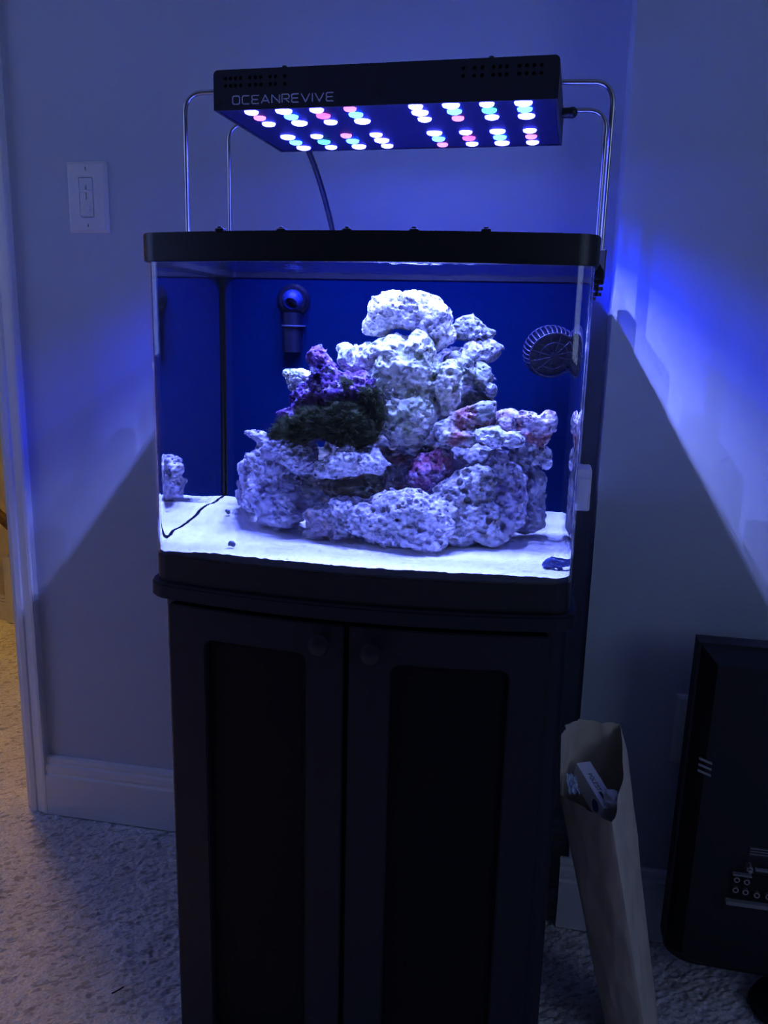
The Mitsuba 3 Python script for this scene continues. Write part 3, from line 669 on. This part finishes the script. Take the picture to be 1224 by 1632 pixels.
# ---------------------------------------------------------------- stand
stn = thing('aquarium_stand', 'tall black bow-front cabinet with two doors carrying the aquarium', 'cabinet')
led = outline(-0.004)
part(stn, 'top', cat(extrude(outline(-0.002), 0.6885, ZS0), extrude(led, 0.674, 0.6885), extrude(outline(-0.002), 0.672, 0.674)), STAND, 40)
YD = YF + 0.018                                   # cabinet front behind the doors
cb = outline(0.010)
body_poly = affinity.translate(outline(0.0035, yk=YK - 0.016), 0, 0.023)
part(stn, 'carcass', extrude(body_poly, 0.0, 0.673), STAND, 40)
def bend(m, d):
    """(u along the bow, v out from the cabinet front, z) -> world; subdivided so that it follows the bow"""
    v = m.vertices
    R = RB - d + v[:, 1]
    a = v[:, 0] / RB
    m = trimesh.Trimesh(np.stack([CX + R * np.sin(a), YF + RB - R * np.cos(a), v[:, 2]], -1), m.faces, process=True)
    return m
def plate(poly, v0, v1, strip=0.016):
    x0, z0, x1, z1 = poly.bounds
    n = max(1, int((x1 - x0) / strip))
    e = np.linspace(x0, x1, n + 1)
    m = cat(*[extrude(q, v0, v1) for q in (poly.intersection(sbox(a, z0, b, z1)) for a, b in zip(e, e[1:])) if q.area > 1e-10])
    q = m.vertices.copy()
    m.vertices = np.stack([q[:, 0], q[:, 2], q[:, 1]], -1)
    m.fix_normals()
    return m
for s, (u0, u1, p0, p1, zt) in ((-1, (-0.238, -0.0035, -0.186, -0.050, 0.624)), (1, (0.0035, 0.238, 0.054, 0.194, 0.6205))):
    frame = sbox(u0, 0.02, u1, 0.664).buffer(-0.003).buffer(0.003)
    win = sbox(p0, 0.05, p1, zt).buffer(-0.012, quad_segs=8).buffer(0.012, quad_segs=8)
    dk = part(stn, 'door', cat(bend(plate(frame.difference(win), -0.016, 0.0), 0.006), bend(plate(frame.buffer(-0.0015).difference(win.buffer(0.0015)), 0.0, 0.001), 0.006)), STAND, 35)
    part(dk, 'panel', bend(plate(win.buffer(0.002), -0.014, -0.008), 0.006), STANDPANEL, 35)
    ku, kz = (-0.0290, 0.6435) if s < 0 else (0.0335, 0.6385)
    kn = tm(m3.Manifold.revolve(m3.CrossSection([[(0, 0), (0.006, 0), (0.006, 0.010), (0.012, 0.014), (0.0135, 0.019), (0.011, 0.024), (0.005, 0.026), (0, 0.0262)]]), 32).rotate([90, 0, 0]))
    kn.apply_translation([CX + ku, YF + 0.006 + ku * ku / (2 * RB), kz])
    part(dk, 'knob', kn, BLACK, 40)

# ---------------------------------------------------------------- LED light fixture
lf = thing('led_light', 'black rectangular LED aquarium light with lit round lenses above the tank', 'aquarium light')
FXP, FYAW = np.array([-0.2069, 0.9969, 1.2543]), -0.0323
M = T().translate(FXP.tolist()).rotate([0, 0, 1], math.degrees(FYAW))
MM = np.array(M.matrix, float)
def fpart(name, m, mt, smooth=30, holder=lf, **kw):
    m = m.copy()
    m.apply_transform(MM)
    return part(holder, name, m, mt, smooth, **kw)
FW, FD, FH = 0.2004, 0.2337, 0.044
prof = sbox(-FW, -0.0, FW, FH).buffer(-0.006).buffer(0.006, quad_segs=8)
body = m3.Manifold.extrude(m3.CrossSection([np.array(prof.exterior.coords)[:-1]], m3.FillRule.NonZero), FD).rotate([90, 0, 0]).translate([0, FD, 0])
body += m3.Manifold.cube([2 * FW, FD, 0.012], False).translate([-FW, 0, 0])
body -= m3.Manifold.cube([2 * FW - 0.006, FD - 0.006, 0.004], False).translate([-FW + 0.003, 0.003, -0.002])
for lx in [px / 556 * 0.4008 - 0.2004 for px in (21, 30, 38.5, 47.5, 63, 73, 82, 98, 107, 123, 411, 428, 440, 457, 467, 477, 496, 507, 518, 529)]:
    for z in (0.0345, 0.0265):
        body -= m3.Manifold.cylinder(0.006, 0.0022, 0.0022, 10).rotate([90, 0, 0]).translate([lx, 0.004, z])
fpart('housing', tm(body), FIXTURE)
fpart('panel', bx(-FW + 0.004, FW - 0.004, 0.004, FD - 0.004, 0.001, 0.003), LEDPANEL, False)
for lx, lz in ((-0.1955, 0.0085), (-0.001, 0.0105), (0.1955, 0.0105)):
    s = fpart('screw', cyl((lx, 0.001, lz), (lx, -0.0016, lz), 0.0026, 14), FIXTURE)
for lx, ly in ((-0.119, 0.02), (0.124, 0.02), (-0.119, 0.21), (0.124, 0.21)):
    fpart('top_bolt', cat(cyl((lx, ly, FH - 0.002), (lx, ly, FH + 0.004), 0.0035, 14), cyl((lx, ly, FH + 0.003), (lx, ly, FH + 0.007), 0.0026, 14)), FIXTURE)
# lettering
G = {'O': ([[(.5, 0), (.84, 0), (1, .2), (1, .8), (.84, 1), (.16, 1), (0, .8), (0, .2), (.16, 0), (.5, 0)]], 1), 'C': ([[(1, 0), (.16, 0), (0, .2), (0, .8), (.16, 1), (1, 1)]], 1),
     'E': ([[(1, 0), (.15, 0), (0, .12), (0, .38), (.12, .5), (.9, .5)], [(.12, .5), (0, .62), (0, .88), (.15, 1), (1, 1)]], .95), 'A': ([[(0, 0), (.5, 1), (1, 0)], [(.24, .3), (.9, .3)]], 1.1),
     'N': ([[(0, 0), (0, 1), (1, 0), (1, 1)]], 1.05), 'R': ([[(0, 0), (0, 1), (.85, 1), (1, .88), (1, .58), (.88, .46), (.2, .46)], [(.45, .46), (1, 0)]], .95),
     'V': ([[(0, 1), (.5, 0), (1, 1)]], 1.15), 'I': ([[(0, 0), (0, 1)]], 0.0)}
def word(text, width, height, stroke):
    gap = 0.36
    total = sum(G[c][1] for c in text) + gap * (len(text) - 1)
    u = width / total
    x, out = 0.0, []
    for c in text:
        lines, w = G[c]
        out.append([LineString([(x + px * w * u, py * height) for px, py in ln]).buffer(stroke / 2, cap_style='flat', join_style='round', quad_segs=3) for ln in lines])
        x += (w + gap) * u
    return [unary_union(o) for o in out]
lt = key_for(lf + '__lettering')
meshes = []
for g in word('OCEANREVIVE', 0.1235, 0.0088, 0.0013):
    m = plate(g, 0, 0.0005, 1)
    m.apply_translation([-0.1765, -0.0004, 0.0062])
    meshes.append(m)
fpart('lettering', cat(*meshes), PRINT, False)
labels[lt] = {'label': 'light grey lettering OCEANREVIVE'}
# lenses: rows from front to back, columns from left to right
KIND = {'W': (LED_WHITE, 0.0102), 'w': (LED_COOL, 0.0086), 'c': (LED_CYAN, 0.0088), 'g': (LED_GREEN, 0.0088), 'p': (LED_PINK, 0.0076), 'r': (LED_RED, 0.0088)}
ROWS = {0.0125: 'wWwp' 'wWwW', 0.0395: 'pcrc' 'Wcgc', 0.0705: 'wWwW' 'wpwW', 0.1425: 'Wwpw' 'WwWw', 0.1755: 'cgcW' 'crcp', 0.2095: 'WwWw' 'pwWw'}
COLS = [-0.158, -0.1175, -0.077, -0.0365, 0.041, 0.0815, 0.122, 0.1625]
for ly, row in ROWS.items():
    for lx, kind in zip(COLS, row):
        col, r = KIND[kind]
        lens = tm(m3.Manifold.revolve(m3.CrossSection([[(0, -0.0032), (r * 0.55, -0.0028), (r * 0.9, -0.0016), (r, 0.0), (r, 0.002), (0, 0.002)]]), 28))
        lens.apply_translation([lx, ly, 0.0])
        lens.apply_transform(MM)
        lk = key_for(lf + '__lens')
        scene[lk] = {**mikit.ply(lens, 'mat_trim_paint', smooth=30), 'emitter': {'type': 'area', 'radiance': rgb(*col), 'sampling_weight': 0.15}}
        if kind in 'gpr':
            labels[lk] = {'label': {'g': 'green LED lens', 'p': 'small pink LED lens', 'r': 'red LED lens'}[kind]}
n_ = 0
for ly in (0.025, 0.075, 0.145, 0.195):
    for lx in (-0.156, -0.056, 0.060, 0.160):
        q = MM @ np.array([lx, ly, -0.004, 1])
        scene[f'beam_{n_:03d}'] = {'type': 'spot', 'to_world': T().look_at(origin=q[:3].tolist(), target=[q[0], q[1], 0.0], up=[0, 1, 0]), 'intensity': rgb(*SPOT), 'cutoff_angle': 52.0, 'beam_width': 30.0, 'sampling_weight': 3.0}
        scene[f'blue_beam_{n_:03d}'] = {**scene[f'beam_{n_:03d}'], 'intensity': rgb(*SPOT_BLUE), 'cutoff_angle': 69.0, 'beam_width': 40.0, 'sampling_weight': 2.0}
        n_ += 1
# bent steel arms with clamps on the rim
def arm(side, y, zt, xin):
    xo = CX + (0.2700 if side > 0 else -0.2752)
    p = fillet([(xin, y, zt), (xo, y, zt - 0.001), (xo, y, ZRB + 0.006)], 0.026, 12)
    a = part(lf, 'arm', tube(p, 0.0030, 12), CHROME, True)
    c0, c1 = (xo - 0.0145, xo + 0.0055) if side > 0 else (xo - 0.0055, xo + 0.0145)
    cl = part(a, 'clamp', rbx(xo - 0.0058, xo + 0.0058, y - 0.013, y + 0.013, ZRB - 0.003, ZRB + 0.034, r=0.002), BLACK)
    part(a, 'clamp_foot', rbx(c0, c1, y - 0.010, y + 0.010, ZRB - 0.008, ZRB - 0.0015, r=0.0015), BLACK)
    part(a, 'thumb_screw', cat(cyl((xo - side * 0.002, y, ZRB - 0.008), (xo - side * 0.002, y, ZRB - 0.022), 0.0022, 12), cyl((xo - side * 0.002, y, ZRB - 0.011), (xo - side * 0.002, y, ZRB - 0.015), 0.0075, 18), cyl((xo - side * 0.002, y, ZRB - 0.018), (xo - side * 0.002, y, ZRB - 0.022), 0.006, 18)), BLACK)
arm(-1, 1.1011, 1.3015, -0.405)
arm(-1, 1.2556, 1.2985, -0.400)
arm(1, 1.12, 1.3055, -0.006)
arm(1, 1.255, 1.306, -0.003)
part(lf, 'knob', cat(cyl((-0.006, 1.15, 1.2775), (0.011, 1.15, 1.2778), 0.0062, 20), trimesh.creation.icosphere(2, 0.0068).apply_translation([0.011, 1.15, 1.2778])), BLACK, 40)
k = thing('power_cord', 'black power cord hanging from the back of the LED light into the tank', 'cable')
t = np.linspace(0, 1, 24)[:, None]
put(k, tube((1 - t) ** 2 * np.array([-0.3615, 1.236, 1.262]) + 2 * t * (1 - t) * np.array([-0.3420, 1.265, 1.215]) + t * t * np.array([-0.334, 1.33, 1.108]), 0.0040, 12), CABLE, True)

# ---------------------------------------------------------------- paper bag with packaging
k = thing('paper_bag', 'brown paper grocery bag with an uneven open top leaning beside the stand', 'paper bag')
CORNERS = (((0, .38, .49), (.151, .056, .050), (1.065, 1.065, 1.065)), ((0, .40, .45), (.206, .118, .113), (1.025, .985, .985)),
           ((0, .408, .45), (.226, .1525, .1385), (1.111, 1.165, 1.165)), ((0, .40, .46), (.172, .086, .077), (1.14, 1.15, 1.15)))
def bag_ring(z):
    """corner points of the bag's cross-section at height z: left, near, right, far"""
    return np.array([[np.interp(z, a, b), np.interp(z, a, c)] for a, b, c in CORNERS])
def bag_side(i, j, ztop_i, ztop_j, nu=26, nv=46, seed=0, off=0.0):
    u, v = np.meshgrid(np.linspace(0, 1, nu), np.linspace(0, 1, nv))
    ztop = ztop_i + (ztop_j - ztop_i) * u + 0.004 * (fbm(np.stack([u * 9, u * 0, u * 0 + seed], -1), 3, seed) - 0.5)
    z = v * ztop
    P_ = np.zeros(u.shape + (3,))
    for a in range(nv):
        for b_ in range(nu):
            r = bag_ring(z[a, b_])
            P_[a, b_, :2] = r[i] * (1 - u[a, b_]) + r[j] * u[a, b_]
    P_[..., 2] = z
    nrm = bag_ring(0)[j] - bag_ring(0)[i]
    nrm = np.array([nrm[1], -nrm[0]]) / np.linalg.norm(nrm)
    w = 4 * u * (1 - u)
    bulge = (0.016 * (fbm(np.stack([u * 2.5, v * 6, 0 * u + seed], -1), 3, seed + 2) - 0.5) + 0.004) * w ** 0.6
    P_[..., :2] += nrm * bulge[..., None]
    g = grid_mesh(P_[..., 0], P_[..., 1], P_[..., 2])
    return g
part(k, 'front_panel', bag_side(0, 1, 0.384, 0.401, seed=3), PAPER, True)
part(k, 'side_panel', bag_side(1, 2, 0.401, 0.449, seed=5), PAPER, True)
part(k, 'back_panel', bag_side(2, 3, 0.449, 0.458, seed=7), PAPER, True)
part(k, 'inner_side_panel', bag_side(3, 0, 0.458, 0.470, seed=9), PAPER, True)
r_ = bag_ring(0.004)
part(k, 'bottom', trimesh.Trimesh(np.c_[r_, np.full(4, 0.004)], [[0, 1, 2], [0, 2, 3]], process=False), PAPER, False)
def tilt(m, rx, ry, rz, pos):
    m.apply_transform(trimesh.transformations.euler_matrix(rx, ry, rz))
    m.apply_translation(pos)
    return m

# things in the bag
def oriented_box(A, B, D, th, r=0.001):
    """box whose top face has corner A, edges A-B and A-D"""
    A, B, D = (np.array(q, float) for q in (A, B, D))
    u, v = B - A, D - A
    lu, lv = np.linalg.norm(u), np.linalg.norm(v)
    u /= lu
    v = v - u * (v @ u); v /= np.linalg.norm(v)
    w = np.cross(u, v)
    if w[2] > 0:
        w = -w
    Mx = np.eye(4)
    Mx[:3, 0], Mx[:3, 1], Mx[:3, 2], Mx[:3, 3] = u, v, w, A
    m = rbx(0, lu, 0, lv, 0, th, r=r)
    m.apply_transform(Mx)
    if np.linalg.det(Mx[:3, :3]) < 0:
        m.invert()
    return m, Mx, lu, lv
k = thing('carton', 'slim white printed carton lying slanted in the mouth of the paper bag', 'box')
m, Mx, lu, lv = oriented_box((0.0765, 1.105, 0.4126), (0.0964, 1.1144, 0.4130), (0.1110, 1.032, 0.3905), 0.030)
part(k, 'body', m, WHITECARD)
tx = meshkit.text_mesh('POLEST', 0.0062, 0.0003)
tx.apply_transform(Mx @ np.array([[0, 1, 0, 0.0065], [1, 0, 0, 0.022], [0, 0, -1, -0.0002], [0, 0, 0, 1.0]]))
part(k, 'lettering', tx, INK, False, label='dark printed lettering on the white face')
st2 = bx(0.007, 0.0105, 0.056, 0.075, -0.0005, 0.0002)
st2.apply_transform(Mx)
part(k, 'printed_bar', st2, INK, False)
dot = cyl((-0.0006, 0.066, 0.014), (0.001, 0.066, 0.014), 0.0085, 24)
dot.apply_transform(Mx)
part(k, 'emblem', dot, BLUEPRINT, label='dark blue round emblem on the shaded side')
k = thing('clear_wrapper', 'crumpled pale blue plastic wrapper at the left inside the bag mouth', 'wrapper')
gx2, gy2 = np.meshgrid(np.linspace(0, 1, 30), np.linspace(0, 1, 34))
q = np.stack([gx2 * 3, gy2 * 3, 0 * gx2], -1)
put(k, grid_mesh(0.062 + 0.014 * gx2 + 0.004 * (fbm(q, 3, 71) - .5) + 0.006 * gy2, 1.082 - 0.024 * gy2, 0.404 - 0.012 * gy2 + 0.014 * (fbm(q * 1.7, 3, 72) - .5)), pl('mat_wrapper', (0.45, 0.55, 0.70), 0.2), True)
k = thing('tissue', 'crumpled pale tissue beside the white carton in the bag', 'tissue')
m = trimesh.creation.icosphere(4, 0.016)
v = m.vertices
m.vertices = v * (1 + 0.7 * (fbm(v * 110, 3, 81) - 0.5))[:, None] * np.array([0.65, 1.0, 0.7]) + np.array([0.1225, 1.045, 0.397])
put(k, m, WHITECARD, 40)

# ---------------------------------------------------------------- television seen from behind
k = thing('television', 'black flat television standing on the carpet at the right edge, its back facing out', 'television')
TX0, TX1, TZ0, TZ1 = 0.2405, 1.03, 0.060, 0.578
pts = [(TX0, TZ1), (TX0 - 0.005, TZ0 + 0.024)]
pts += [(TX0 - 0.005 + 0.05 * (1 - math.cos(a)), TZ0 + 0.024 - 0.030 * math.sin(a) - 0.006 * (1 - math.cos(a))) for a in np.linspace(0.15, 1.45, 8)]
pts += [((TX0 + TX1) / 2, TZ0 - 0.020)]
mir = [(TX0 + TX1 - a, b) for a, b in pts[::-1]][1:]
shell = Polygon(pts + mir).buffer(0)
def loft(polyA, yA, polyB, yB, n=160):
    """ruled surface between two outlines with the same start, capped at B"""
    def samp(p):
        c = p.exterior
        if not c.is_ccw:
            c = LineString(list(c.coords)[::-1])
        L = c.length
        s0 = c.project(Point(p.bounds[0], p.bounds[3]))
        return np.array([c.interpolate((s0 + L * t) % L).coords[0] for t in np.arange(n) / n])
    a, b = samp(polyA), samp(polyB)
    V = np.vstack([np.c_[a[:, 0], np.full(n, yA), a[:, 1]], np.c_[b[:, 0], np.full(n, yB), b[:, 1]]])
    i = np.arange(n)
    F = np.vstack([np.stack([i, (i + 1) % n, (i + 1) % n + n], 1), np.stack([i, (i + 1) % n + n, i + n], 1)])
    cap = trimesh.creation.triangulate_polygon(Polygon(b), engine='earcut')
    cm = trimesh.Trimesh(np.c_[cap[0][:, 0], np.full(len(cap[0]), yB), cap[0][:, 1]], cap[1], process=False)
    return cat(trimesh.Trimesh(V, F, process=False), cm)
def slab(poly, y0, y1):
    m = extrude(poly, y0, y1)
    q = m.vertices.copy()
    m.vertices = np.stack([q[:, 0], q[:, 2], q[:, 1]], -1)
    m.fix_normals()
    return m
part(k, 'bezel', slab(shell, 1.190, 1.222), TV, 30)
part(k, 'back_shell', loft(shell.buffer(-0.003), 1.1905, shell.buffer(-0.024), 1.166), TV, 20)
part(k, 'screen', slab(shell.buffer(-0.03), 1.222, 1.2225), GROOVE, False)
for i in range(3):
    sl = rbx(0.2525, 0.2715, 1.1650, 1.1670, 0.4045 - 0.0095 * i, 0.4085 - 0.0095 * i, r=0.0008)
    sl.vertices[:, 2] -= (sl.vertices[:, 0] - 0.262) * 0.35
    part(k, 'vent_slat', sl, TVGREY)
bay = part(k, 'connector_bay', cat(bx(0.3165, 0.62, 1.1645, 1.1662, 0.188, 0.2335)), GROOVE, False)
part(bay, 'top_ledge', cat(rbx(0.3165, 0.3435, 1.158, 1.166, 0.2325, 0.2355, r=0.0008)), TVGREY)
part(bay, 'bottom_ledge', rbx(0.3115, 0.62, 1.156, 1.166, 0.184, 0.1905, r=0.001), TVGREY)
part(bay, 'slot_strip', rbx(0.347, 0.62, 1.160, 1.166, 0.243, 0.2465, r=0.0008), TVGREY)  # grey bar painted in for the highlight along the slit
for jx, jz in ((0.323, 0.226), (0.337, 0.2245), (0.323, 0.209), (0.337, 0.2075), (0.353, 0.205), (0.369, 0.205), (0.385, 0.205), (0.401, 0.205)):
    part(bay, 'jack', tm(m3.Manifold.revolve(m3.CrossSection([[(0.0026, 0), (0.0044, 0), (0.0044, 0.007), (0.0026, 0.007)]]), 18).rotate([90, 0, 0]).translate([jx, 1.1655, jz])), TVMETAL)
part(k, 'coax_connector', cat(cyl((0.337, 1.166, 0.250), (0.337, 1.152, 0.250), 0.0048, 6), cyl((0.337, 1.153, 0.250), (0.337, 1.147, 0.250), 0.003, 12)), TVMETAL)
lb = part(k, 'rating_label', bx(0.336, 0.42, 1.1652, 1.1662, 0.264, 0.280), pl('mat_rating_label', (0.03, 0.03, 0.032), 0.6), False)
for i in range(3):
    part(lb, 'print_line', bx(0.338, 0.418, 1.1648, 1.1653, 0.267 + 0.0045 * i, 0.2684 + 0.0045 * i), TVGREY, False)
part(k, 'neck', rbx(0.58, 0.69, 1.165, 1.205, 0.010, 0.09, r=0.006), TV)
foot = tm(m3.Manifold.cylinder(0.010, 0.27, 0.265, 72).scale([1, 0.44, 1]).translate([0.638, 1.180, 0.003]))
part(k, 'foot', foot, TV, 30)

# a dark bit of lint on the carpet
put(thing('lint', 'tiny dark scrap lying on the carpet at the lower left', 'scrap'), tube(fillet([(-0.592, 0.985, 0.004), (-0.585, 0.990, 0.006), (-0.580, 1.000, 0.005)], 0.003, 4), 0.0012, 6), INK, True)
